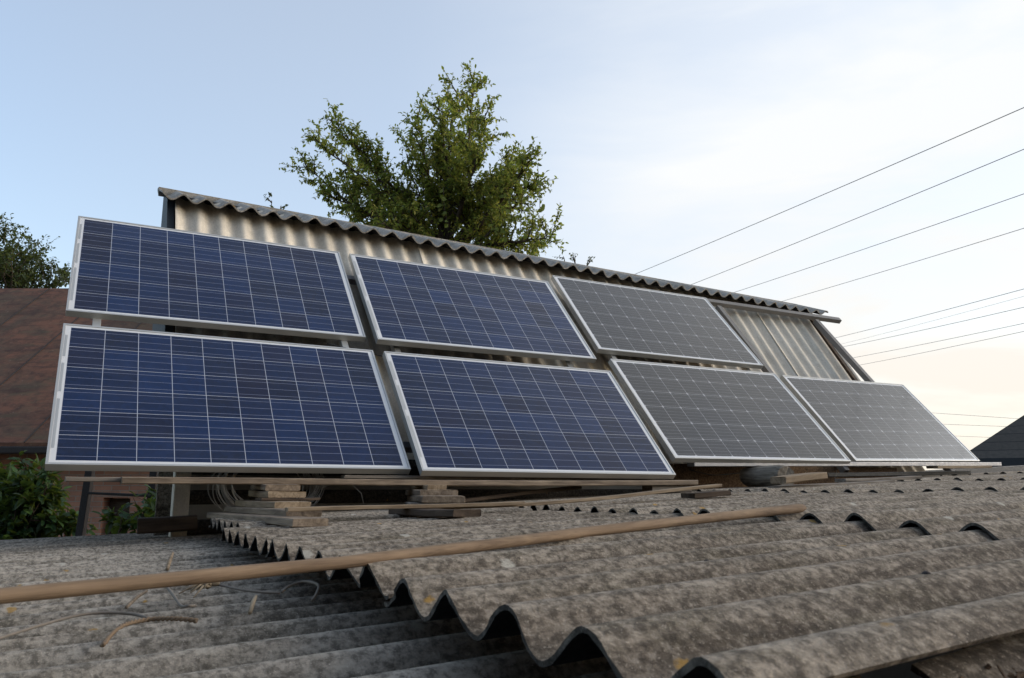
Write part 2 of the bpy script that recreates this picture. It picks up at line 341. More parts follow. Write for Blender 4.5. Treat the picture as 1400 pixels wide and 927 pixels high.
def wave_sheet(name, mat, parent, fn, n0, n1, length0, length1, seg, matrix=None, amp=.02, thick=.0055, sub=16, jit=.003, seed=0, under=None, ends=1):
    """corrugated sheet: waves n0..n1 (crests at whole n); fn(wave, t, z) gives the point; t runs length0..length1"""
    rnd = random.Random(seed); cols = max(2, int((n1 - n0) * sub)); v = []; f = []
    for layer in (0, 1):
        for j in range(seg + 1):
            for i in range(cols + 1):
                n = n0 + (n1 - n0) * i / cols
                t = length0 + (length1 - length0) * j / seg
                if j in (0, seg): t += mnoise.noise((n * 2.3, j + seed, seed * 3.1)) * jit * 2 + rnd.uniform(-jit, jit) * .35; ch = mnoise.noise((n * 1.1 + seed * 7.7, j * 3, 4)); t += (1 if j == 0 else -1) * (max(0, ch - .36) * .03 + max(0, mnoise.noise((n * 4.3, seed, j)) - .4) * .02)
                z = amp * math.cos(2 * math.pi * n) - amp + mnoise.noise((n * .6, t * 1.3, seed)) * .0022
                # both faces are offset along the profile's own normal
                sl = -amp * 2 * math.pi / .15 * math.sin(2 * math.pi * n); nl = math.sqrt(1 + sl * sl)
                off = -thick * layer
                v.append(fn(n - (sl / nl) * off / .15, t, z + off / nl))
    c = cols + 1; o2 = c * (seg + 1)
    for j in range(seg):
        for i in range(cols):
            a = j * c + i; f.append((a, a + 1, a + c + 1, a + c)); f.append((o2 + a, o2 + a + c, o2 + a + c + 1, o2 + a + 1))
    for i in range(cols):
        f.append((i, o2 + i, o2 + i + 1, i + 1)); a = seg * c + i; f.append((a, a + 1, o2 + a + 1, o2 + a))
    for j in range(seg):
        a = j * c; f.append((a, a + c, o2 + a + c, o2 + a)); a = j * c + cols; f.append((a, o2 + a, o2 + a + c, a + c))
    o = obj(name, v, f, mat, parent, matrix, True)
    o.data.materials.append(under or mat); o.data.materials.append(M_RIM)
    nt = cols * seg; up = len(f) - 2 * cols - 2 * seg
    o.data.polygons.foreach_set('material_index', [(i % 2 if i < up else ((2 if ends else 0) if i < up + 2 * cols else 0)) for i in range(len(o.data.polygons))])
    o.data.set_sharp_from_angle(angle=R_(50)); return o

# ------------------------------------------------------------------ ground
g = MB(); S = 1500
N = 24
gv = [(x * S / N * 2 - S, y * S / N * 2 - S, 0) for y in range(N + 1) for x in range(N + 1)]
gf = [(y * (N + 1) + x, y * (N + 1) + x + 1, (y + 1) * (N + 1) + x + 1, (y + 1) * (N + 1) + x) for y in range(N) for x in range(N)]
tag(obj('ground', gv, gf, M_GROUND), kind='structure')

# ------------------------------------------------------------------ foreground outbuilding with its corrugated roof
ob = thing('outbuilding', 'low outbuilding in the foreground roofed with overlapping weathered grey corrugated sheets', 'building', matrix=M_ROOF)
def roof_fn(drop0, slope, lift):
    def fn(n, t, z):
        e = n * .15
        return (t + e * SK, e * PK, z - drop0 + slope * t + lift * 0)
    return fn
rows = [(0.0, 0.0, 1.32, 0.0), (1.10, .018, 1.86, .0), (2.84, .008, 1.86, .0), (4.56, .01, 1.86, 0), (6.28, .01, 1.86, 0), (8.0, .01, 1.86, 0)]
spans = [(-.24, 4.55), (4.40, 10.5), (10.38, 16.55), (16.42, 22.6), (22.46, 25.6)]
sd = 0
for ri, (c0, skew, ln, _) in enumerate(rows):
    for si, (a0, a1) in enumerate(spans):
        sd += 1
        lift = .0075 * (si % 2) + (0.0025 * si if ri == 0 else 0)
        cj = random.uniform(-.012, .012)
        def fn(n, t, z, c0=c0, skew=skew, lift=lift, cj=cj, ri=ri, si=si, ln=ln):
            e = n * .15; cc = c0 + cj + skew * n + t + (0, 0, 0, .08, .22)[si] * (ri == 0) * (1 - t / ln)
            tilt = -.013 * (t / 1.75) if ri else -.014 * t / 1.3
            return (cc + e * SK, e * PK, z + lift + tilt + ((0.004 + .008 * mnoise.noise((n * .9, ri * 5.0, 2)) * max(0, 1 - t)) if ri else 0.0))
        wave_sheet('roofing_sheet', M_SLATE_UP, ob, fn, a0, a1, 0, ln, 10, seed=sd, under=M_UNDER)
# the nearer strip beside it, one thickness lower
for ri, (c0, ln) in enumerate(((0.22, 1.7), (1.8, 1.8))):
    sd += 1
    def fn(n, t, z, c0=c0): return (c0 + t + n * .15 * SK, n * .15 * PK, z - .036 + t * .004)
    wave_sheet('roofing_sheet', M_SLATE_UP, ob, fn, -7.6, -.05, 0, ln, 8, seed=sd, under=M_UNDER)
# lower row on the left
lo_spans = [(-6.0, .62), (.48, 6.6), (6.45, 12.6), (12.46, 18.6), (18.45, 24.6), (24.45, 30.4)]
for ri, (c0, ln, dr) in enumerate(((-1.42, 1.75, 0), (-3.05, 1.75, .012), (-4.68, 1.75, .024))):
    for si, (a0, a1) in enumerate(lo_spans):
        sd += 1
        def fn(n, t, z, c0=c0, dr=dr, si=si):
            return (c0 + t + n * .15 * SK + .02 * n * .15, n * .15 * PK, z - .074 - dr - .012 * t + .006 * (si % 2) + .004)
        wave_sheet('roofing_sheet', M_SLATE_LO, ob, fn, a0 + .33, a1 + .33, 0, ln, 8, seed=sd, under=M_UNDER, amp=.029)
# flat metal edge strip closing the lower roof, walls underneath
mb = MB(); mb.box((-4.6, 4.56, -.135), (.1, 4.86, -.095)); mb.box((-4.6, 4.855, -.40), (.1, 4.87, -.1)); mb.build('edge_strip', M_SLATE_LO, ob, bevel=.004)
for (a0, b0) in (((-4.5, 4.3, -2.7), (9.6, 4.48, -.2)), ((-4.5, -1.0, -2.7), (9.6, -.85, -.2)), ((-4.5, -.85, -2.7), (-4.3, 4.3, -.22)), ((9.4, -.85, -2.7), (9.6, 4.3, -.2))):
    mb = MB(); mb.box(a0, b0); mb.build('wall', M_CONC, ob)
# nails through crests
def nail(c, n, h=.0):
    mb = MB(); mb.tube([(0, 0, -.01), (0, 0, .004), (0, 0, .0065)], [.005, .0055, .002], 8)
    e = n * .15; mb.build('roofing_nail', M_RUSTSTEEL, ob, Matrix.Translation((c + e * SK, e * PK, h)), True)
for (c, n) in ((.42, 3), (.50, 1), (.55, 7), (1.02, 6), (1.6, 5), (.3, 12), (2.1, 4)): nail(c, n, -.01)
# dark timber kerb along the far edge of the roof on the right
kb = MB(); kb.box((5.6, 3.88, -.03), (9.9, 3.98, .045)); kb.build('edge_timber', M_BLACK, ob, bevel=.006)

# ------------------------------------------------------------------ shed with the steep corrugated side
UL, UR = .42, 6.78
shed = thing('shed', 'narrow shed with steep corrugated slate side and thin wavy eave behind the solar panels', 'building', matrix=M_SHED)
def eave_z(u): return 1.945 - .024 * (u - .54)
TW = R_(56)
nW = (UR - UL - .06) / .15
k = 0
while k < nW - .5:
    k1 = min(k + 6.15, nW); sd += 1
    def fn(n, t, z, sd=sd):
        u = UL + .05 + n * .15; zz = eave_z(u) + .062
        dz = t * math.sin(TW); dw = t * math.cos(TW); off = z + .008 * (sd % 2)
        return (u, 5.80 - dw - off * math.sin(TW), zz - dz + off * math.cos(TW))
    wave_sheet('wall_sheet', M_SLATE_WALL, shed, fn, k, k1, 0, 2.36, 12, seed=sd, amp=.018); k += 6.0
k = 0; nR = (UR - UL + .1) / .15
while k < nR - .5:
    k1 = min(k + 6.15, nR); sd += 1
    def fn(n, t, z, sd=sd):
        u = UL - .06 + n * .15; s = R_(21); off = z + .02 + .007 * (sd % 2)
        return (u, 5.62 + t * math.cos(s) - off * math.sin(s), eave_z(u) + t * math.sin(s) + off * math.cos(s) - .0)
    wave_sheet('roof_sheet', M_SLATE_TOP, shed, fn, k + .12, k1 + .12, 0, .48, 6, seed=sd, amp=.022, thick=.010, under=M_UNDER, ends=0)
    def fn2(n, t, z, sd=sd):
        u = UL - .06 + n * .15; s = R_(21); off = z + .012 + .007 * (sd % 2)
        return (u, 5.62 + t * math.cos(s) - off * math.sin(s), eave_z(u) + t * math.sin(s) + off * math.cos(s) - .0)
    wave_sheet('roof_sheet', M_SLATE_TOP, shed, fn2, k + .12, k1 + .12, .36, .60, 5, seed=sd + 300, amp=.022, under=M_UNDER, ends=0)
    k += 6.0
def gable(u0, u1, mat):
    prof = [(5.78, eave_z(u0) + .02), (6.16, eave_z(u0) + .18), (6.18, .62), (4.96, .62)]
    v = [(u0, w, z) for w, z in prof] + [(u1, w, z) for w, z in prof]
    obj('gable_end', v, [(0, 1, 2, 3), (7, 6, 5, 4), (0, 4, 5, 1), (1, 5, 6, 2), (2, 6, 7, 3), (3, 7, 4, 0)], mat, shed)
gable(UL + .0, UL + .045, M_BLACK); gable(UR - .08, UR - .035, M_WOOD_DARK)
mb = MB(); mb.box((UL + .05, 6.20, .6), (UR - .09, 6.26, 1.95)); mb.build('back_wall', M_WOOD_DARK, shed)
v = []
for u in (UL + .06, UR - .09): v += [(u, w_, eave_z(u) + z_) for w_, z_ in ((5.84, .080), (6.16, .185), (6.16, -.02), (5.84, -.02))]
obj('roof_timber', v, [(0, 1, 2, 3), (7, 6, 5, 4), (0, 4, 5, 1), (1, 5, 6, 2), (2, 6, 7, 3), (3, 7, 4, 0)], M_BLACK, shed)
# ridge board
v = []
for u in (UL - .04, UR + .12):
    z = eave_z(u) + .192
    v += [(u, 6.09, z - .055), (u, 6.22, z + .03), (u, 6.22, z + .048), (u, 6.085, z + .014)]
obj('ridge_cap', v, [(0, 1, 2, 3), (7, 6, 5, 4), (0, 4, 5, 1), (1, 5, 6, 2), (2, 6, 7, 3), (3, 7, 4, 0)], M_SLATE_TOP, shed)
# low base: sheets laid on their side, then brown boarding, on posts
def fnb(n, t, z): return (.53 + t, 4.42 - z, -.35 + n * .15)
wave_sheet('base_sheet', M_SLATE_DARK, shed, fnb, 0, 3.4, 0, 3.1, 10, seed=77)
mb = MB(); mb.box((3.64, 4.36, -.3), (6.0, 4.42, .16)); mb.build('base_board', M_BROWN, shed, bevel=.006)
mb = MB(); mb.box((.45, 4.30, -.6), (.525, 4.40, .30)); mb.build('corner_post', M_SLATE_WALL, shed, bevel=.006)
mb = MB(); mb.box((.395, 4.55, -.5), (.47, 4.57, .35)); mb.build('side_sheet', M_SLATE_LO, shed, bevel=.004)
mb = MB(); mb.box((.48, 4.44, -2.9), (UR - .1, 4.60, .12)); mb.build('base_wall', M_CONC, shed)

# ------------------------------------------------------------------ rack that carries the panels
EN = EX.cross(EB * math.cos(TH) + EZ * math.sin(TH)); EVP = EB * math.cos(TH) + EZ * math.sin(TH)
def PV(u, v, k): return EX * u + EVP * v + EN * k + Vector((0, 0, GZ))
rack = thing('mounting_rack', 'leaning metal rack of rails and rafters that carries the solar panels', 'rack')
def bar(name, p0, p1, w, h, mat, up):
    mt, L = frame_from(p0, p1, up); mb = MB(); mb.box((0, -w / 2, -h / 2), (L, w / 2, h / 2)); return mb.build(name, mat, rack, mt, bevel=.003)
def ubar(name, p0, p1, w, h, mat, up, th=.004):
    mt, L = frame_from(p0, p1, up); mb = MB()
    mb.box((0, -w / 2, h / 2 - th), (L, w / 2, h / 2)); mb.box((0, -w / 2, -h / 2), (L, -w / 2 + th, h / 2 - th)); mb.box((0, w / 2 - th, -h / 2), (L, w / 2, h / 2 - th))
    return mb.build(name, mat, rack, mt)
for u in (.05, 1.42, 1.76, 3.06, 3.52, 4.9): bar('rafter', PV(u, 3.05, -2.945), PV(u, 4.86, -2.945), .04, .04, M_ALU, EN)
for u in (5.27, 6.60): ubar('rafter', PV(u, 2.98, -3.07), PV(u, 5.02, -2.975), .05, .05, M_RAIL, EN)
bar('rail', PV(-.05, 4.72, -2.99), PV(3.3, 4.72, -2.99), .05, .045, M_STEEL, EN)
ubar('rail', PV(5.08, 5.065, -2.955), PV(6.98, 5.065, -2.955), .05, .045, M_RAIL, EN)
bar('rail', Q(3.53, 4.06, .148), Q(6.90, 4.06, .193), .07, .03, M_STEEL, EZ)
bar('rail', PV(-.02, 3.05, -2.945 - .045), PV(3.2, 3.05, -2.945 - .045), .045, .045, M_STEEL, EN)
# ------------------------------------------------------------------ solar panels
PW, PH, PD = 1.65, .992, .04
def panel_proto(mono):
    fr = MB(); w = .011
    d = PD
    def ring(z0, z1, i0, i1):
        o = [(0 + i0, 0 + i0), (PW - i0, 0 + i0), (PW - i0, PH - i0), (0 + i0, PH - i0)]; q = [(i1, i1), (PW - i1, i1), (PW - i1, PH - i1), (i1, PH - i1)]
        v = [(x, y, z0) for x, y in o] + [(x, y, z0) for x, y in q] + [(x, y, z1) for x, y in o] + [(x, y, z1) for x, y in q]; f = []
        for i in range(4):
            j = (i + 1) % 4
            f += [(8 + i, 8 + j, 12 + j, 12 + i), (i, 4 + i, 4 + j, j), (i, j, 8 + j, 8 + i), (4 + i, 12 + i, 12 + j, 4 + j)]
        fr.add(v, f)
    ring(-d, 0, 0, w); 
    ring(-d + .0015, -d + .0035, w + .0005, w + .024)
    e = bpy.data.objects.new('solar_panel', None); e.empty_display_size = .1; COL.objects.link(e)
    fr.build('frame', M_ALU, e, bevel=.0009)
    gl = MB(); gl.box((w + .0005, w + .0005, -.010), (PW - w - .0005, PH - w - .0005, -.0035)); gl.build('cell_sheet', M_MONO if mono else M_POLY, e)
    jb = MB(); jb.box((PW / 2 - .06, PH - .16, -.033), (PW / 2 + .06, PH - .06, -.0105)); jb.build('junction_box', M_CABLE, e, bevel=.003)
    if not mono:                                    # pale label tapes along the left margin
        for (y0, y1) in ((.10, .42), (.47, .68), (.73, .90)):
            tp = MB(); tp.box((.0145, y0, -.0033), (.026, y1, -.0028)); tp.build('label_tape', M_ALU, e)
    return e
PAN = [  # origin, rotation vector, mono, label
 ((-1.9704, 3.4113, .0967), (-.003, .001, .0046), 0, 'large blue solar panel at bottom left, standing on the long plank above the stacked boards'),
 ((-2.3683, 4.1421, .9239), (.0029, -.0006, -.002), 0, 'blue solar panel in the upper row, under the left gable end of the shed'),
 ((-.4603, 4.1586, .0846), (-.0097, .001, -.0118), 0, 'blue solar panel in the lower row, touching the dark panels with its right corner'),
 ((-.8371, 4.9021, .9089), (.002, .0002, .0016), 0, 'blue solar panel in the upper row below the tree, next to the dark upper panel'),
 ((.6444, 5.8527, 1.0117), (-.0068, .0033, -.0167), 1, 'dark grey solar panel in the upper row beside the bare rack bay'),
 ((1.0342, 5.1110, .1826), (.0027, -.0023, .0045), 1, 'dark grey solar panel in the lower row, above the round grey log'),
 ((2.6485, 6.2184, .2016), (.0246, -.0039, .0228), 1, 'pale shining grey solar panel at the right end, below the open rack bay')]
protos = {}
base_rot = Matrix(((EX.x, EVP.x, EN.x), (EX.y, EVP.y, EN.y), (EX.z, EVP.z, EN.z)))
def copy_tree(o, parent=None):
    c = o.copy(); COL.objects.link(c)
    if parent: c.parent = parent
    for ch in [x for x in bpy.data.objects if x.parent == o]: copy_tree(ch, c)
    return c
for o_, rv, mono, lab in PAN:
    e = protos[mono] if False else (copy_tree(protos[mono]) if mono in protos else panel_proto(mono))
    protos.setdefault(mono, e)
    rv = Vector(rv); r = Matrix.Rotation(rv.length, 3, rv.normalized()) @ base_rot
    e.matrix_world = Matrix.Translation(Vector(o_) + Vector((0, 0, GZ))) @ r.to_4x4()
    tag(e, lab, 'solar panel', 'solar panels in two leaning rows')

# ------------------------------------------------------------------ planks, stacks, log, pole
board('plank', Q(.19, 3.86, .014), Q(3.36, 3.86, .012), .12, .030, M_WOOD, 'long sawn plank lying flat under the two lower blue panels', 'plank', warp=.005, seed=1)
board('plank', Q(-.02, 3.90, .024), Q(.75, 3.93, .022), .10, .020, M_WOOD_GREY, 'short grey plank end sticking out under the left corner of the lower left panel', 'plank', warp=.001, seed=2)
board('plank', Q(1.2, 3.99, .044), Q(3.15, 3.99, .044), .07, .016, M_WOOD_GREY, 'thin grey batten squeezed between the long plank and the lower blue panel', 'plank', warp=.001, seed=3)
ST = 'boards stacked as props under the panels'
def sb(u0, w0, z0, u1, w1, z1, wd, th, mat, lab, s): board('board', Q(u0, w0, z0), Q(u1, w1, z1), wd, th, mat, lab, 'board', ST, warp=.002, seed=s)
sb(.70, 2.66, -.127, .62, 3.95, -.137, .12, .026, M_WOOD, 'bottom board of the left stack, jutting out furthest over the roof', 11)
sb(.77, 3.02, -.108, .70, 3.95, -.111, .135, .025, M_WOOD, 'board in the left stack directly beneath the long thin lath', 12)
sb(.80, 3.32, -.086, .76, 3.98, -.086, .15, .028, M_WOOD_PALE, 'pale middle board of the left stack, two boards above the bottom one', 13)
sb(.72, 3.62, -.0565, .98, 3.64, -.0565, .09, .011, M_WOOD_DARK, 'thin dark slip of wood in the middle of the left stack', 14)
sb(.84, 3.60, -.0445, .83, 4.0, -.0445, .165, .028, M_WOOD_PALE, 'pale board of the left stack with a knotty end, second below the plank', 15)
sb(.84, 3.70, -.0155, .84, 4.02, -.0155, .155, .027, M_WOOD, 'topmost board of the left stack, right under the long plank', 16)
sb(1.245, 2.62, -.103, 1.18, 3.1, -.108, .12, .026, M_WOOD_DARK, 'short dark board under the lath in front of the right stack', 17)
sb(1.46, 3.42, -.092, 1.62, 3.92, -.094, .22, .020, M_WOOD_GREY, 'grey bottom board of the right stack', 18)
sb(1.50, 3.41, -.070, 1.63, 3.92, -.072, .20, .030, M_WOOD, 'broad board of the right stack, just above its grey bottom board', 19)
sb(1.56, 3.60, -.0405, 1.63, 3.98, -.0415, .185, .028, M_WOOD, 'board of the right stack with its end face set back, second from its top', 20)
sb(1.60, 3.72, -.0125, 1.62, 3.99, -.0125, .10, .024, M_WOOD_PALE, 'narrow pale top board of the right stack under the long plank', 21)
sb(2.60, 3.02, -.052, 2.83, 3.02, -.040, .10, .024, M_WOOD_DARK, 'short dark board under the tip of the long curved lath', 22)
board('lath', Q(.69, 2.96, -.086), Q(1.64, 2.93, -.070), .05, .014, M_WOOD_PALE, 'thin pale lath reaching from the left stack to the right stack', 'lath', warp=.002, seed=23)
board('lath', Q(1.15, 3.00, -.092), Q(2.75, 2.96, -.008), .05, .014, M_WOOD_PALE, 'longest lath, curving up the roof in front of the right stack', 'lath', warp=.010, seed=24)
board('lath', Q(1.75, 3.86, -.085), Q(2.62, 4.0, -.008), .05, .02, M_WOOD_DARK, 'dark brown lath lying in the shade beneath the lower right blue panel', 'lath', warp=.002, seed=25)
board('block', Q(3.33, 3.88, -.03), Q(3.03, 3.88, -.03), .10, .04, M_WOOD_GREY, 'grey wood block under the right end of the long plank', 'wood block', warp=.001, seed=26)
board('block', Q(3.62, 3.41, .020), Q(3.97, 3.41, .050), .12, .040, M_WOOD_PALE, 'thick pale wood block leaning by the round grey log', 'wood block', warp=.001, seed=27)
board('slat', Q(3.70, 3.52, -.012), Q(4.72, 3.50, .030), .10, .018, M_WOOD_GREY, 'grey slat flat on the roof behind the pale block', 'slat', warp=.003, seed=28)
board('slat', Q(4.40, 3.62, .034), Q(5.15, 3.60, .058), .09, .020, M_WOOD_GREY, 'second grey slat further right, under the pale panel', 'slat', warp=.002, seed=29)
board('shim', Q(6.0, 4.05, .146), Q(6.72, 4.05, .157), .10, .022, M_WOOD_PALE, 'pale wooden shim under the aluminium rail at its right end', 'shim', warp=.001, seed=30)
board('beam', Q(4.9, 4.18, .075), Q(6.6, 4.16, .105), .10, .03, M_BLACK, 'dark beam lying below the rail of the pale right panel', 'beam', warp=.001, seed=31)
board('block', Q(.30, 4.28, -.215), Q(.56, 4.26, -.205), .14, .07, M_WOOD_DARK, 'dark timber block at the foot of the grey corner post', 'wood block', warp=.001, seed=32)

def log_mesh(p0, p1, r, mat, label):
    mt, L = frame_from(p0, p1); n, sd_ = 12, 26; v = []; f = []
    for i in range(n + 1):
        for k in range(sd_):
            a = 2 * math.pi * k / sd_; x = i / n * L
            rr = r * (1 + .16 * mnoise.noise((math.cos(a) * 1.5, math.sin(a) * 1.5, x * 5 + 3)) + .06 * mnoise.noise((math.cos(a) * 5, math.sin(a) * 5, x * 16))) * (1 - .12 * (i in (0, n)))
            v.append((x + (.012 * mnoise.noise((k * .7, i, 1)) if i in (0, n) else 0), rr * math.cos(a) * 1.05, rr * math.sin(a) * .92))
    for i in range(n):
        for k in range(sd_): k2 = (k + 1) % sd_; f.append((i * sd_ + k, i * sd_ + k2, (i + 1) * sd_ + k2, (i + 1) * sd_ + k))
    for i, x in ((0, 0.004), (n, L - .004)):
        c = len(v); v.append((x, 0, 0))
        for k in range(sd_):
            q = (i * sd_ + k, i * sd_ + (k + 1) % sd_, c); f.append(q if i else tuple(reversed(q)))
    f = [tuple(q) for q in f]
    o = obj('log', v, f, mat, None, mt, True); bm = bmesh.new(); bm.from_mesh(o.data); bmesh.ops.recalc_face_normals(bm, faces=bm.faces[:]); bm.to_mesh(o.data); bm.free(); o.data.set_sharp_from_angle(angle=R_(45)); tag(o, label, 'log')
log_mesh(Q(4.09, 4.12, .075), Q(4.04, 3.74, .065), .080, M_LOG, 'short weathered round grey log propping the rail under the dark panel')

# the long round pole: two segments of one slightly bent stick
pp = [Rf(-1.05, .54, .032), Rf(-.46, .645, .022), Rf(-.05, .738, .014), Rf(.25, .83, .012), Rf(.508, .905, .0125), Rf(.9, .97, .0135), Rf(1.20, 1.005, .0145), Rf(1.325, 1.02, .015)]
dense = []
for i in range(len(pp) - 1):
    for j in range(8):
        t = j / 8; dense.append(pp[i].lerp(pp[i + 1], t))
dense.append(pp[-1]); nD = len(dense)
rad = [(.0080 + .0045 * i / nD) * (1 + .09 * mnoise.noise((i * .35, 2, 0))) for i in range(nD)]
rad[-1] *= .55; rad[-2] *= .9
mtp, _ = frame_from(dense[0], dense[-1], NV); inv = mtp.inverted()
mb = MB(); mb.tube([inv @ (p + NV * (.0002 * mnoise.noise((i * .2, 0, 5)))) for i, p in enumerate(dense)], rad, 18); pole = mb.build('pole', M_POLE, None, mtp, True)
pole.data.set_sharp_from_angle(angle=R_(55)); tag(pole, 'long round brown wooden pole lying across the corrugated sheets', 'pole')

# ------------------------------------------------------------------ wire coil, cables, cords, straw
mb = MB(); rnd = random.Random(3)
for k in range(16):
    a0 = rnd.uniform(0, 6.28); rx = rnd.uniform(.20, .262); rz = rx * rnd.uniform(.60, .72); cu, cz, cw = .89 + rnd.uniform(-.05, .03), .02 + rnd.uniform(-.03, .01), 4.18 + rnd.uniform(-.05, .04)
    tl = rnd.uniform(-.25, .25)
    mb.tube([Q(cu + rx * math.cos(a), cw + tl * rz * math.sin(a) + .01 * math.sin(3 * a + k), cz + rz * math.sin(a)) for a in [a0 + 6.28 * i / 40 for i in range(41)]], .0028, 6)
mb.tube([Q(*p) for p in [(1.14, 4.1, .0), (1.2, 4.08, .03), (1.27, 4.05, .012), (1.31, 4.02, -.03), (1.32, 4.0, -.09)]], .0022, 6)
tag(mb.build('wire_coil', M_WIRE, None, None, True), 'loose coil of grey wire hanging behind the left stack of boards', 'wire coil')
def cord(name, pts, r, mat, label, cat, sides=8, sub=6, twist=0):
    P = [Vector(p) for p in pts]; out = []
    for i in range(len(P) - 1):
        p0, p1, p2, p3 = P[max(i - 1, 0)], P[i], P[i + 1], P[min(i + 2, len(P) - 1)]
        for j in range(sub):
            t = j / sub
            out.append(.5 * ((2 * p1) + (p2 - p0) * t + (2 * p0 - 5 * p1 + 4 * p2 - p3) * t * t + (3 * p1 - p0 - 3 * p2 + p3) * t ** 3))
    out.append(P[-1]); mb = MB()
    if twist:
        for s in (0, math.pi):
            q = []; L = 0
            for i, p in enumerate(out):
                d = (out[min(i + 1, len(out) - 1)] - out[max(i - 1, 0)]).normalized(); L += (p - out[max(i - 1, 0)]).length
                a = d.cross(NV).normalized(); b = a.cross(d); q.append(p + (a * math.cos(L * twist + s) + b * math.sin(L * twist + s)) * r * .6)
            mb.tube(q, r * .75, sides)
    else: mb.tube(out, r, sides)
    return tag(mb.build(name, mat, None, None, True), label, cat)
LO = -.070
cord('rope', [Rf(-.357, .849, LO - .004), Rf(-.333, .930, LO + .006), Rf(-.297, .968, LO + .006), Rf(-.258, .942, LO + .006), Rf(-.229, .921, LO + .002)], .003, M_ROPE, 'twisted orange rope end curled on the lower grey sheets', 'rope', twist=420, sub=14)
cord('cord', [Rf(-.245, 1.40, LO + .012), Rf(-.249, 1.27, LO + .022), Rf(-.243, 1.17, LO + .014), Rf(-.236, 1.10, LO + .004), Rf(-.226, 1.075, LO + .006), Rf(-.214, 1.10, LO + .002)], .0026, M_ROPE_GREY, 'short grey cord looped beneath the round pole', 'cord')
cord('cord', [Rf(-.19, 1.34, LO + .012), Rf(-.16, 1.30, LO + .014), Rf(-.13, 1.22, LO + .01), Rf(-.10, 1.17, LO + .006), Rf(-.06, 1.14, LO + .002)], .0024, M_ROPE_GREY, 'straight grey cord running right from the frayed knot', 'cord')
cord('cord', [Rf(-.05, 1.17, LO), Rf(-.03, 1.20, LO + .006), Rf(-.0, 1.195, LO + .012), Rf(.008, 1.12, LO + .012), Rf(-.006, 1.07, LO + .004), Rf(-.02, 1.05, LO - .006)], .0028, M_ROPE_GREY, 'grey hooked cord end curled close to the cut edge of the upper sheets', 'cord')
cord('cord', [Rf(-.50, .98, LO), Rf(-.44, 1.08, LO + .002), Rf(-.38, 1.12, LO + .006), Rf(-.32, 1.10, LO + .002), Rf(-.29, 1.06, LO - .004)], .0026, M_ROPE_GREY, 'pale faded cord lying along the wave at the left edge under the pole', 'cord')
# frayed knot
mb = MB(); rnd = random.Random(5)
for k in range(16):
    p = Rf(-.165, 1.285, LO + .012); d = CV * rnd.uniform(-1.1, -.1) + EV * rnd.uniform(-.9, .9) + NV * rnd.uniform(-.05, .35)
    d.normalize(); L = rnd.uniform(.03, .075); mb.tube([p + d * .004, p + d * L * .5 + NV * .006, p + d * L - NV * .008], [.0028, .0026, .0012], 5)
mb.tube([Rf(-.175, 1.29, LO + .01), Rf(-.168, 1.285, LO + .02), Rf(-.15, 1.28, LO + .016)], [.006, .009, .005], 8)
tag(mb.build('knot', M_STRAW, None, None, True), 'frayed pale knot of twine on the lower sheets below the pole', 'knot')
def straw(a_, b_, r, mat, lab, cat='twig'):
    mb = MB(); a_, b_ = Vector(a_), Vector(b_); m_ = a_.lerp(b_, .5) + NV * .003; mb.tube([a_, m_, b_], [r, r * 1.1, r * .8], 7); tag(mb.build('twig', mat, None, None, True), lab, cat)
straw(Rf(-.150, .925, LO + .004), Rf(-.116, 1.07, LO + .010), .0034, M_STRAW, 'pale straw stub standing upright on the lower sheets near the hooked cord')
straw(Rf(-.205, 1.86, LO + .004), Rf(-.178, 2.06, LO + .03), .0048, M_WOOD_PALE, 'pale wood chip poking up behind the pole')
straw(Rf(-.318, 1.20, LO + .0), Rf(-.277, 1.377, LO + .006), .0032, M_WOOD, 'brown twig half hidden beneath the pole at left')
straw(Rf(.33, -.045, -.058), Rf(.44, -.01, -.05), .0045, M_WOOD_PALE, 'light twig in the dark gap at the lower right corner')
straw(Rf(.25, -.06, -.066), Rf(.50, -.055, -.058), .0035, M_WOOD_DARK, 'dark twig in the gap beside the near sheet')
# loose dirt and needles in the gap: countless bits
mb = MB(); rnd = random.Random(9)
for k in range(900):
    p = Rf(rnd.uniform(.05, .75), rnd.gauss(-.05, .03), -.074 + rnd.uniform(0, .022)); d = Vector((rnd.uniform(-1, 1), rnd.uniform(-1, 1), rnd.uniform(-.3, .5))).normalized()
    L = rnd.uniform(.004, .022); mb.tube([p, p + d * L], rnd.uniform(.0008, .003), 4)
tag(mb.build('debris', M_BROWN, None, None), 'dry needles and crumbs collected in the gap at lower right', 'debris', kind='stuff')
cord('cable', [Q(1.3, 4.75, .86), Q(1.5, 4.74, .83), Q(1.75, 4.73, .80), Q(2.05, 4.73, .81), Q(2.3, 4.74, .84)], .004, M_CABLE, 'black cable drooping in the gap between upper and lower blue panels', 'cable')
cord('cable', [Q(3.75, 4.33, .12), Q(3.95, 4.32, .085), Q(4.2, 4.32, .10), Q(4.5, 4.33, .12)], .003, M_CABLE, 'thin black cable sagging behind the log', 'cable')
cord('wire', [Q(4.62, 4.1, .14), Q(4.64, 4.09, .12), Q(4.61, 4.09, .10), Q(4.63, 4.09, .085)], .0025, M_STRAW, 'crooked pale wire end hanging from the rail right of the log', 'wire')
cord('wire', [Q(4.95, 4.1, .145), Q(4.94, 4.09, .10), Q(4.90, 4.08, .05)], .002, M_CABLE, 'thin dark wire hanging from the rail against the brown boarding', 'wire')

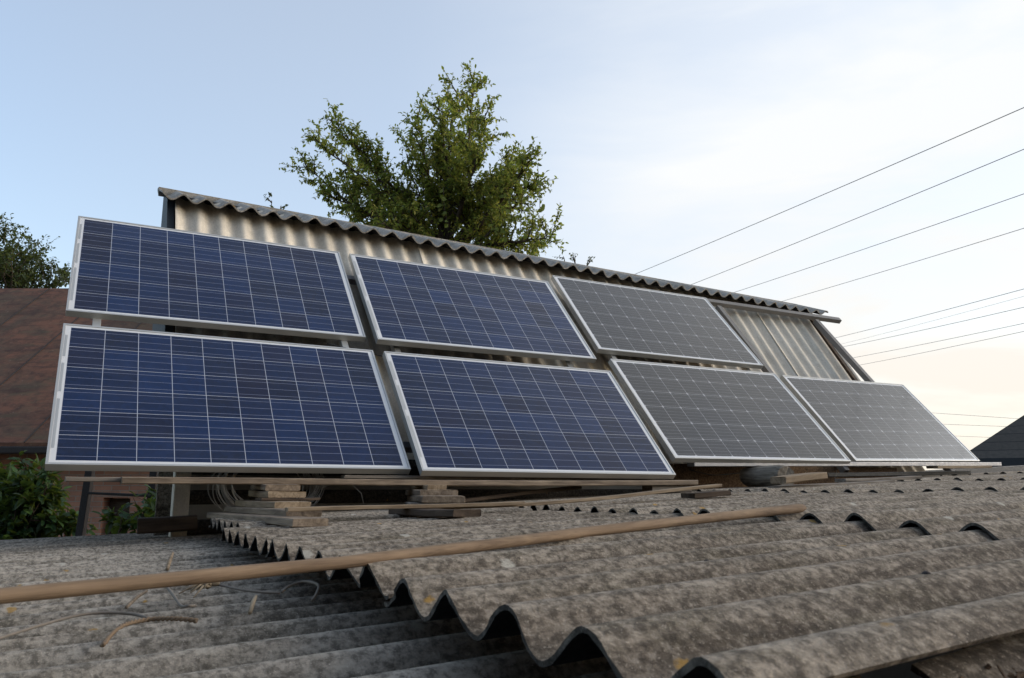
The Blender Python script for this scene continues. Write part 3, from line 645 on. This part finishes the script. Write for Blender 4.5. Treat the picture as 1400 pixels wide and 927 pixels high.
# ------------------------------------------------------------------ trees and plants
def leaf_into(mb, p, d, up, L, W):
    s = d.cross(up)
    if s.length < 1e-4: s = d.orthogonal()
    s.normalize(); n = s.cross(d).normalized()
    mb.add([p, p + d * L * .35 + s * W * .5 + n * W * .14, p + d * L * .75 + s * W * .36 + n * W * .08 - n * L * .06, p + d * L - n * L * .16, p + d * L * .75 - s * W * .36 + n * W * .08 - n * L * .06, p + d * L * .35 - s * W * .5 + n * W * .14, p + d * L * .5 - n * L * .02],
           [(0, 1, 6), (1, 2, 6), (2, 3, 6), (3, 4, 6), (4, 5, 6), (5, 0, 6)])
def rvec(r): 
    while True:
        v = Vector((r.uniform(-1, 1), r.uniform(-1, 1), r.uniform(-1, 1)))
        if .05 < v.length < 1: return v.normalized()
def tree(name, label, cat, base, fork, tips, mat, leafL, seed, r0=.12, sec=13, secL=.55, twig=6, twL=.22, dens=10, start=.25, up=.5, group=None):
    rnd = random.Random(seed); root = thing(name, label, cat, group, Matrix.Translation(base)); B = Vector(base)
    wood = MB(); lv = MB(); F = Vector(fork)
    wood.tube([B - B, (F - B) * .35 + Vector((.06, .03, 0)), (F - B) * .7 + Vector((-.05, .04, 0)), F - B], [r0 * 1.25, r0, r0 * .85, r0 * .7], 10)
    for tip in tips:
        k = tip[3] if len(tip) > 3 else 1.0; T = Vector(tip[:3]); mid = F.lerp(T, .5) + rvec(rnd) * (T - F).length * .10 - Vector((0, 0, .04)) * (T - F).length
        P = []
        for i in range(15):
            t = i / 14; P.append(F * (1 - t) ** 2 + mid * 2 * t * (1 - t) + T * t * t + rvec(rnd) * .02)
        wood.tube([p - B for p in P], [r0 * .27 * (1 - t / 14.5) + .004 for t in range(15)], 7)
        LL = (T - F).length; ns = max(3, int(sec * k * LL / 1.2))
        for s_ in range(ns):
            t = start + (1 - start) * (s_ + rnd.random()) / ns; i = min(13, int(t * 14)); p0 = P[i].lerp(P[i + 1], t * 14 - i)
            ax = (P[i + 1] - P[i]).normalized(); d = (rvec(rnd) + ax * .75 + Vector((0, 0, up * .6))).normalized(); L = secL * rnd.uniform(.5, 1.15) * (1 - .35 * t)
            bend = rvec(rnd) * .12 * L; S = [p0 + d * L * q / 5 + bend * (q / 5) ** 2 + Vector((0, 0, up * .10 * L * (q / 5) ** 2)) for q in range(6)]
            wood.tube([p - B for p in S], [.009 * (1 - q / 6) + .0022 for q in range(6)], 5)
            for w_ in range(twig):
                tt = .25 + .75 * (w_ + rnd.random()) / twig; ii = min(4, int(tt * 5)); q0 = S[ii].lerp(S[ii + 1], tt * 5 - ii)
                td = (rvec(rnd) * .9 + d * .8 + Vector((0, 0, up * .35))).normalized(); tL = twL * rnd.uniform(.5, 1.2); q1 = q0 + td * tL
                wood.tube([q0 - B, q1 - B], [.0032, .0016], 4, False)
                for l_ in range(dens):
                    f_ = (l_ + rnd.random()) / dens; lp = q0.lerp(q1, f_); ld = (td * .5 + rvec(rnd) * 1.0 + Vector((0, 0, -.15))).normalized()
                    ll = leafL * rnd.uniform(.65, 1.2); leaf_into(lv, lp - B, ld, rvec(rnd) * .6 + Vector((0, 0, 1)), ll, ll * rnd.uniform(.42, .6))
    wood.build('trunk', M_BARK, root, None, True); lv.build('crown', mat, root)
    return root
def pix(px, py, y):       # where a sight line at depth y passes, used once to lay the limbs out
    dx, dz = (px - 700) / 1092.5, -(py - 463.5) / 1092.5; c, s = math.cos(.18346), math.sin(.18346)
    d = Vector((dx, c - dz * s, s + dz * c)); return d * (y / d.y) + Vector((0, 0, GZ))
rt = random.Random(21)
tips = []
for (px, py, k) in ((458, 172, 1), (432, 192, .9), (415, 225, .9), (440, 262, 1), (490, 200, 1), (500, 240, .9), (470, 285, .8), (520, 265, 1),
                    (553, 190, .8), (572, 160, .9), (600, 145, 1), (625, 125, 1.1), (646, 108, 1), (665, 155, 1), (640, 175, 1.1), (590, 200, 1.1), (560, 235, 1.1), (655, 205, .9),
                    (610, 240, 1.1), (640, 260, 1.1), (680, 250, 1.1), (700, 215, .9), (722, 220, 1), (728, 250, 1), (700, 275, 1), (560, 290, 1.1), (600, 300, 1), (650, 300, 1), (690, 305, .9), (740, 328, .9), (758, 322, .9), (728, 335, .8), (712, 238, 1), (722, 268, 1), (690, 240, 1), (575, 310, 1.2), (540, 300, 1.1), (520, 300, .8)):
    tips.append(tuple(pix(px, py, 11.3 + rt.uniform(-1.0, 1.0))) + (k,))
fk = pix(612, 345, 11.3)
tree('plum_tree', 'leafy green tree with yellowish tips rising behind the shed ridge', 'tree', (fk.x + .1, 11.3, 0), fk, tips, M_LEAF, .062, 5, .12, 14, .46, 7, .19, 8, .28, .55)
fk2 = pix(374, 330, 9.6)
tree('sapling', 'small leafy sprig peeking over the shed ridge left of the big tree', 'tree', (fk2.x, 9.6, 0), fk2, [tuple(pix(372, 276, 9.6)) + (.8,), tuple(pix(382, 283, 9.7)) + (.5,)], M_LEAF_DARK, .055, 8, .03, 10, .13, 3, .08, 4, .5)
fk3 = pix(790, 400, 11.8)
tree('sapling', 'sparse twiggy young tree over the shed ridge right of the big tree', 'tree', (fk3.x, 11.8, 0), fk3, [tuple(pix(785, 345, 11.8)) + (.5,), tuple(pix(808, 352, 11.9)) + (.4,), tuple(pix(770, 352, 11.7)) + (.5,)], M_LEAF_DARK, .045, 9, .03, 9, .2, 3, .10, 3, .4)
# round-leaved climber hanging in the big tree
cl = thing('climbing_vine', 'round-leaved climber trailing down from the right side of the big tree', 'climbing plant', None, Matrix.Translation(pix(712, 250, 10.4)))
mb = MB(); st = MB(); rnd = random.Random(4); B0 = pix(712, 250, 10.4)
for (x0, y0, x1, y1, n) in ((722, 215, 711, 322, 22), (735, 225, 738, 290, 14), (690, 255, 700, 300, 12), (606, 255, 612, 312, 10), (670, 300, 690, 332, 12)):
    a_, b_ = pix(x0, y0, 10.4) - B0, pix(x1, y1, 10.4) - B0; st.tube([a_, a_.lerp(b_, .5) + rvec(rnd) * .05, b_], .004, 5)
    for i in range(n):
        p = a_.lerp(b_, (i + .5) / n) + rvec(rnd) * .05; d = (Vector((rnd.uniform(-1, 1), rnd.uniform(-1, .3), rnd.uniform(-1.1, -.1)))).normalized(); leaf_into(mb, p, d, Vector((rnd.uniform(-.4, .4), -1, .3)), rnd.uniform(.05, .085), rnd.uniform(.05, .08))
st.build('stem', M_BARK, cl, None, True); mb.build('foliage', M_LEAF_ROUND, cl)
# tree behind the rusty roof
tl_ = []
for (px, py, k) in ((4, 318, .9), (18, 340, 1), (-20, 300, 1), (-50, 330, 1), (34, 352, 1), (48, 345, .7), (66, 362, .8), (82, 372, .7), (60, 378, 1), (30, 385, 1), (5, 372, 1), (90, 385, .7), (-30, 370, 1)):
    tl_.append(tuple(pix(px, py, 20 + rt.uniform(-.9, .9))) + (k,))
fl = pix(20, 430, 20)
tree('broadleaf_tree', 'dark tree standing behind the rusty roof at the left edge', 'tree', (fl.x, 20, 0), fl, tl_, M_LEAF_DARK, .10, 15, .16, 10, .75, 6, .30, 8, .3, .5)
def shrub(name, label, cat, base, tips, mat, leafL, seed, sec=9, secL=.35, dens=6):
    b = Vector(base); return tree(name, label, cat, base, b + Vector((0, 0, .5)), tips, mat, leafL, seed, .03, sec, secL, 5, .16, dens, .3, .3)
vt = []
rv_ = random.Random(31)
for k in range(17):
    px, py = rv_.uniform(-40, 66), rv_.uniform(648, 715); vt.append(tuple(pix(px, py, 8.2 + rv_.uniform(-.4, .4))) + (1,))
vt += [tuple(pix(95, 690, 8.0)) + (.6,), tuple(pix(45, 640, 8.3)) + (1,)]
vb = pix(20, 720, 8.2); shrub('vine', 'dense dark green vine in front of the brick wall at far left', 'vine', (vb.x, 8.2, 0), vt, M_LEAF_VINE, .12, 33, 7, .3, 7)
wt = []
for (px, py) in ((235, 672), (222, 682), (205, 690), (190, 700), (170, 706), (150, 710), (228, 700), (210, 704), (240, 690)):
    wt.append(tuple(pix(px, py, 6.6 + rv_.uniform(-.25, .25))) + (.7,))
wb = pix(205, 730, 6.6); shrub('shrub', 'light green leafy shrub beside the grey corner post of the shed', 'shrub', (wb.x, 6.6, 0), wt, M_LEAF_VINE, .11, 35, 7, .16, 5)

# ------------------------------------------------------------------ brick house at the left
bh = thing('brick_house', 'old red brick house with a rusty brown sheet roof at the left edge', 'house', None, Matrix.Translation((-5.0, 12.0, 0)))
EH = GZ + .60
def wallpiece(x0, x1, z0, z1): mb = MB(); mb.box((x0, 0, z0), (x1, .3, z1)); mb.build('wall', M_BRICK, bh)
wallpiece(-11.0, -1.02, 0, EH); wallpiece(-1.02, -.62, 2.75, EH); wallpiece(-.62, 0, 0, EH)
mb = MB(); mb.box((-11.0, 8, 0), (0, 8.3, EH)); mb.build('wall', M_BRICK, bh); 
mb = MB(); mb.box((-.3, .3, 0), (0, 8, EH)); mb.build('wall', M_BRICK, bh)
mb = MB(); mb.box((-1.0, .16, .9), (-.64, .2, 2.73)); d_ = mb.build('door', M_WOOD_DARK, bh); mb = MB(); mb.box((-.72, .13, 1.75), (-.69, .158, 1.85)); mb.build('handle', M_STEEL, d_)
RZ = GZ + 4.02
v = [(-11.3, -.45, EH - .02), (.35, -.45, EH - .02), (.35, 4.15, RZ), (-11.3, 4.15, RZ), (.35, 8.75, EH - .02), (-11.3, 8.75, EH - .02)]
v2 = [(a_, b_, c_ + .05) for a_, b_, c_ in v]
fR = [(0, 3, 2, 1), (3, 5, 4, 2), (6, 7, 8, 9), (9, 8, 10, 11), (0, 1, 7, 6), (5, 11, 10, 4), (1, 2, 8, 7), (2, 4, 10, 8), (0, 6, 9, 3), (3, 9, 11, 5)]
rf = obj('roof', v + v2, fR, M_RUSTROOF, bh)
mb = MB()
for i in range(9):
    x = -11.1 + i * 1.3; nrm = Vector((0, -(RZ - EH), 4.6)).normalized()
    p0, p1 = Vector((x, -.45, EH + .03)), Vector((x, 4.15, RZ + .05)); mt, L = frame_from(p0, p1, nrm); b = MB(); b.box((0, -.008, .0), (L, .006, .014)); mb.add([mt @ q for q in b.v], b.f)
mb.build('seam', M_RUSTSTEEL, rf)
mb = MB(); mb.box((-11.3, -.60, EH - .13), (.35, -.455, EH - .03)); mb.build('gutter', M_RUSTSTEEL, bh, bevel=.02)
obj('gable', [(-.02, .3, EH + .003), (-.02, 8, EH + .003), (-.02, 4.15, RZ - .05), (-.28, .3, EH + .003), (-.28, 8, EH + .003), (-.28, 4.15, RZ - .05)], [(0, 1, 2), (5, 4, 3), (0, 2, 5, 3), (1, 4, 5, 2), (0, 3, 4, 1)], M_BRICK, bh)
# dark steel frame standing in front of it
sf = thing('steel_frame', 'dark rusty steel frame of two posts and a crossbar in front of the brick wall', 'frame')
def stick(name, a_, b_, r, parent, mat): mt, L = frame_from(a_, b_, Vector((0, 1, .01))); mb = MB(); mb.box((0, -r, -r), (L, r, r)); return mb.build(name, mat, parent, mt, bevel=.006)
stick('post', pix(108, 745, 7.2), pix(124, 640, 7.2), .032, sf, M_RUSTSTEEL); stick('post', pix(201, 745, 7.2), pix(212, 640, 7.2), .032, sf, M_RUSTSTEEL)
stick('crossbar', pix(120, 674, 7.16), pix(209, 678, 7.16), .012, sf, M_RUSTSTEEL)
# the posts reach the ground
for q in (108, 201):
    a_ = pix(q, 745, 7.2); stick('post_foot', (a_.x - .2, 7.2, 0), a_, .032, sf, M_RUSTSTEEL)

# ------------------------------------------------------------------ dark shingled house at the right
rh = thing('shingled_house', 'house with a dark shingled hip roof at the right edge', 'house', None, Matrix.Translation((8.65, 16.0, 0)) @ Matrix.Rotation(R_(-29), 4, 'Z'))
ez = GZ + .54
hv = [(0.15, -.4, ez), (12, -.4, ez), (12, 6.4, ez), (0.15, 6.4, ez), (3.6, 3.0, ez + 2.45), (8.6, 3.0, ez + 2.45)]
ho = obj('roof', hv, [(0, 1, 5, 4), (3, 0, 4), (2, 3, 4, 5), (1, 2, 5), (0, 3, 2, 1)], M_SHINGLE, rh)
uvl = ho.data.uv_layers.new(name='UVMap')
for pl in ho.data.polygons:
    nn = pl.normal; hx = Vector((0, 0, 1)).cross(nn); hx = hx.normalized() if hx.length > .01 else Vector((1, 0, 0)); hy = nn.cross(hx)
    for li in pl.loop_indices: co = ho.data.vertices[ho.data.loops[li].vertex_index].co; uvl.data[li].uv = (co.dot(hx), co.dot(hy))
mb = MB(); mb.box((0.10, -.46, ez - .15), (12.05, -.41, ez - .0)); mb.build('fascia', M_BLACK, rh)
mb = MB(); mb.box((.7, 0, 0), (11.5, 6, ez - .02)); mb.build('wall', M_BROWN, rh)
pl_ = thing('utility_pole', 'tip of a far utility pole just left of the dark shingled roof', 'pole', None, Matrix.Translation((pix(1349, 600, 32).x, 32, 0)))
mb = MB(); zt = pix(1349, 603, 32).z; mb.tube([(0, 0, 0), (0, 0, zt)], [.06, .02], 10); mb.build('shaft', M_WOOD_DARK, pl_, None, True)
mb = MB(); mb.box((-.06, -.012, zt - .17), (.06, .012, zt - .15)); mb.build('crossarm', M_WOOD_DARK, pl_)

# ------------------------------------------------------------------ unseen house added behind the photographer to block sky light
yh = thing('sky_block_house', 'unseen plastered house added behind the viewer to block the sky', 'house', None, Matrix.Translation((0, -6.5, 0)))
mb = MB(); mb.box((-15, -7, 0), (13, 0, 6.2)); mb.build('wall', M_BROWN, yh)
hv = [(-15.5, .5, 6.1), (13.5, .5, 6.1), (13.5, -7.5, 6.1), (-15.5, -7.5, 6.1), (-11.5, -3.5, 9.2), (9.5, -3.5, 9.2)]
obj('roof', hv, [(1, 0, 4, 5), (0, 3, 4), (3, 2, 5, 4), (2, 1, 5), (0, 1, 2, 3)], M_RUSTROOF, yh)
for x in (-11, -6.5, -2, 2.5, 7, 10.5):
    for z in (1.0, 3.9): 
        mb = MB(); mb.box((x - .6, -.02, z), (x + .6, .04, z + 1.4)); w_ = mb.build('window', M_WOOD_GREY, yh)
        for dx in (-.28, .28): mb = MB(); mb.box((x + dx - .24, .03, z + .08), (x + dx + .24, .055, z + 1.32)); mb.build('pane', M_CABLE, w_)
# ------------------------------------------------------------------ overhead wires
GW = 'power lines strung across the evening sky'
WIRES = [((1400, 147), (880, 370), 6.0, 'highest power line, meeting the shed ridge nearest the tree', .0075),
 ((1400, 204), (948, 388), 6.0, 'second highest power line, just under the highest one', .0075),
 ((1400, 265), (1003, 400), 6.0, 'third power line from the top, middle of the upper four', .0075),
 ((1400, 312), (1062, 414), 6.0, 'fourth power line from the top, lowest of the widely spaced upper four', .0075),
 ((1400, 395), (1150, 460), 6.0, 'fifth power line from the top, uppermost of the lower bunch', .009),
 ((1400, 405), (1160, 468), 6.0, 'faintest thin power line inside the lower bunch', .0045),
 ((1400, 420), (1168, 471), 6.0, 'power line in the middle of the lower bunch, right below the faintest one', .009),
 ((1400, 442), (1178, 487), 6.0, 'power line second from the bottom of the lower bunch', .009),
 ((1400, 453), (1192, 496), 6.0, 'bottom power line of the lower bunch, ending behind the steel rafter', .009),
 ((1400, 573), (1268, 564), 3.4, 'upper of three faint distant lines low over the right panel', .009),
 ((1400, 584), (1288, 580), 3.2, 'middle of three faint distant lines low over the right panel', .009),
 ((1400, 600), (1305, 596), 2.6, 'lowest faint distant line, reaching the shingled roof', .009)]
for (a_, b_, z, lab, r) in WIRES:
    o0 = Vector((0, 0, GZ)); d0 = pix(*a_, 1) - o0; d1 = pix(*b_, 1) - o0
    p0 = d0 * (z / d0.z); w0 = p0.dot(EB)
    if z > 5: p1 = d1 * ((w0 + 12) / d1.dot(EB))
    else: p1 = d1 * (p0.y / d1.y * 1.12)
    D = p1 - p0; pts = []
    for i in range(41):
        t = -1.2 + i / 40 * 3.6 if z > 5 else -.6 + i / 40 * 2.4
        pts.append(o0 + p0 + D * t + Vector((0, 0, .10 * (t * t - t) if z > 5 else 0)))
    mb = MB(); mb.tube(pts, r, 6); tag(mb.build('power_line', M_LINE, None, None, True), lab, 'power line', GW)
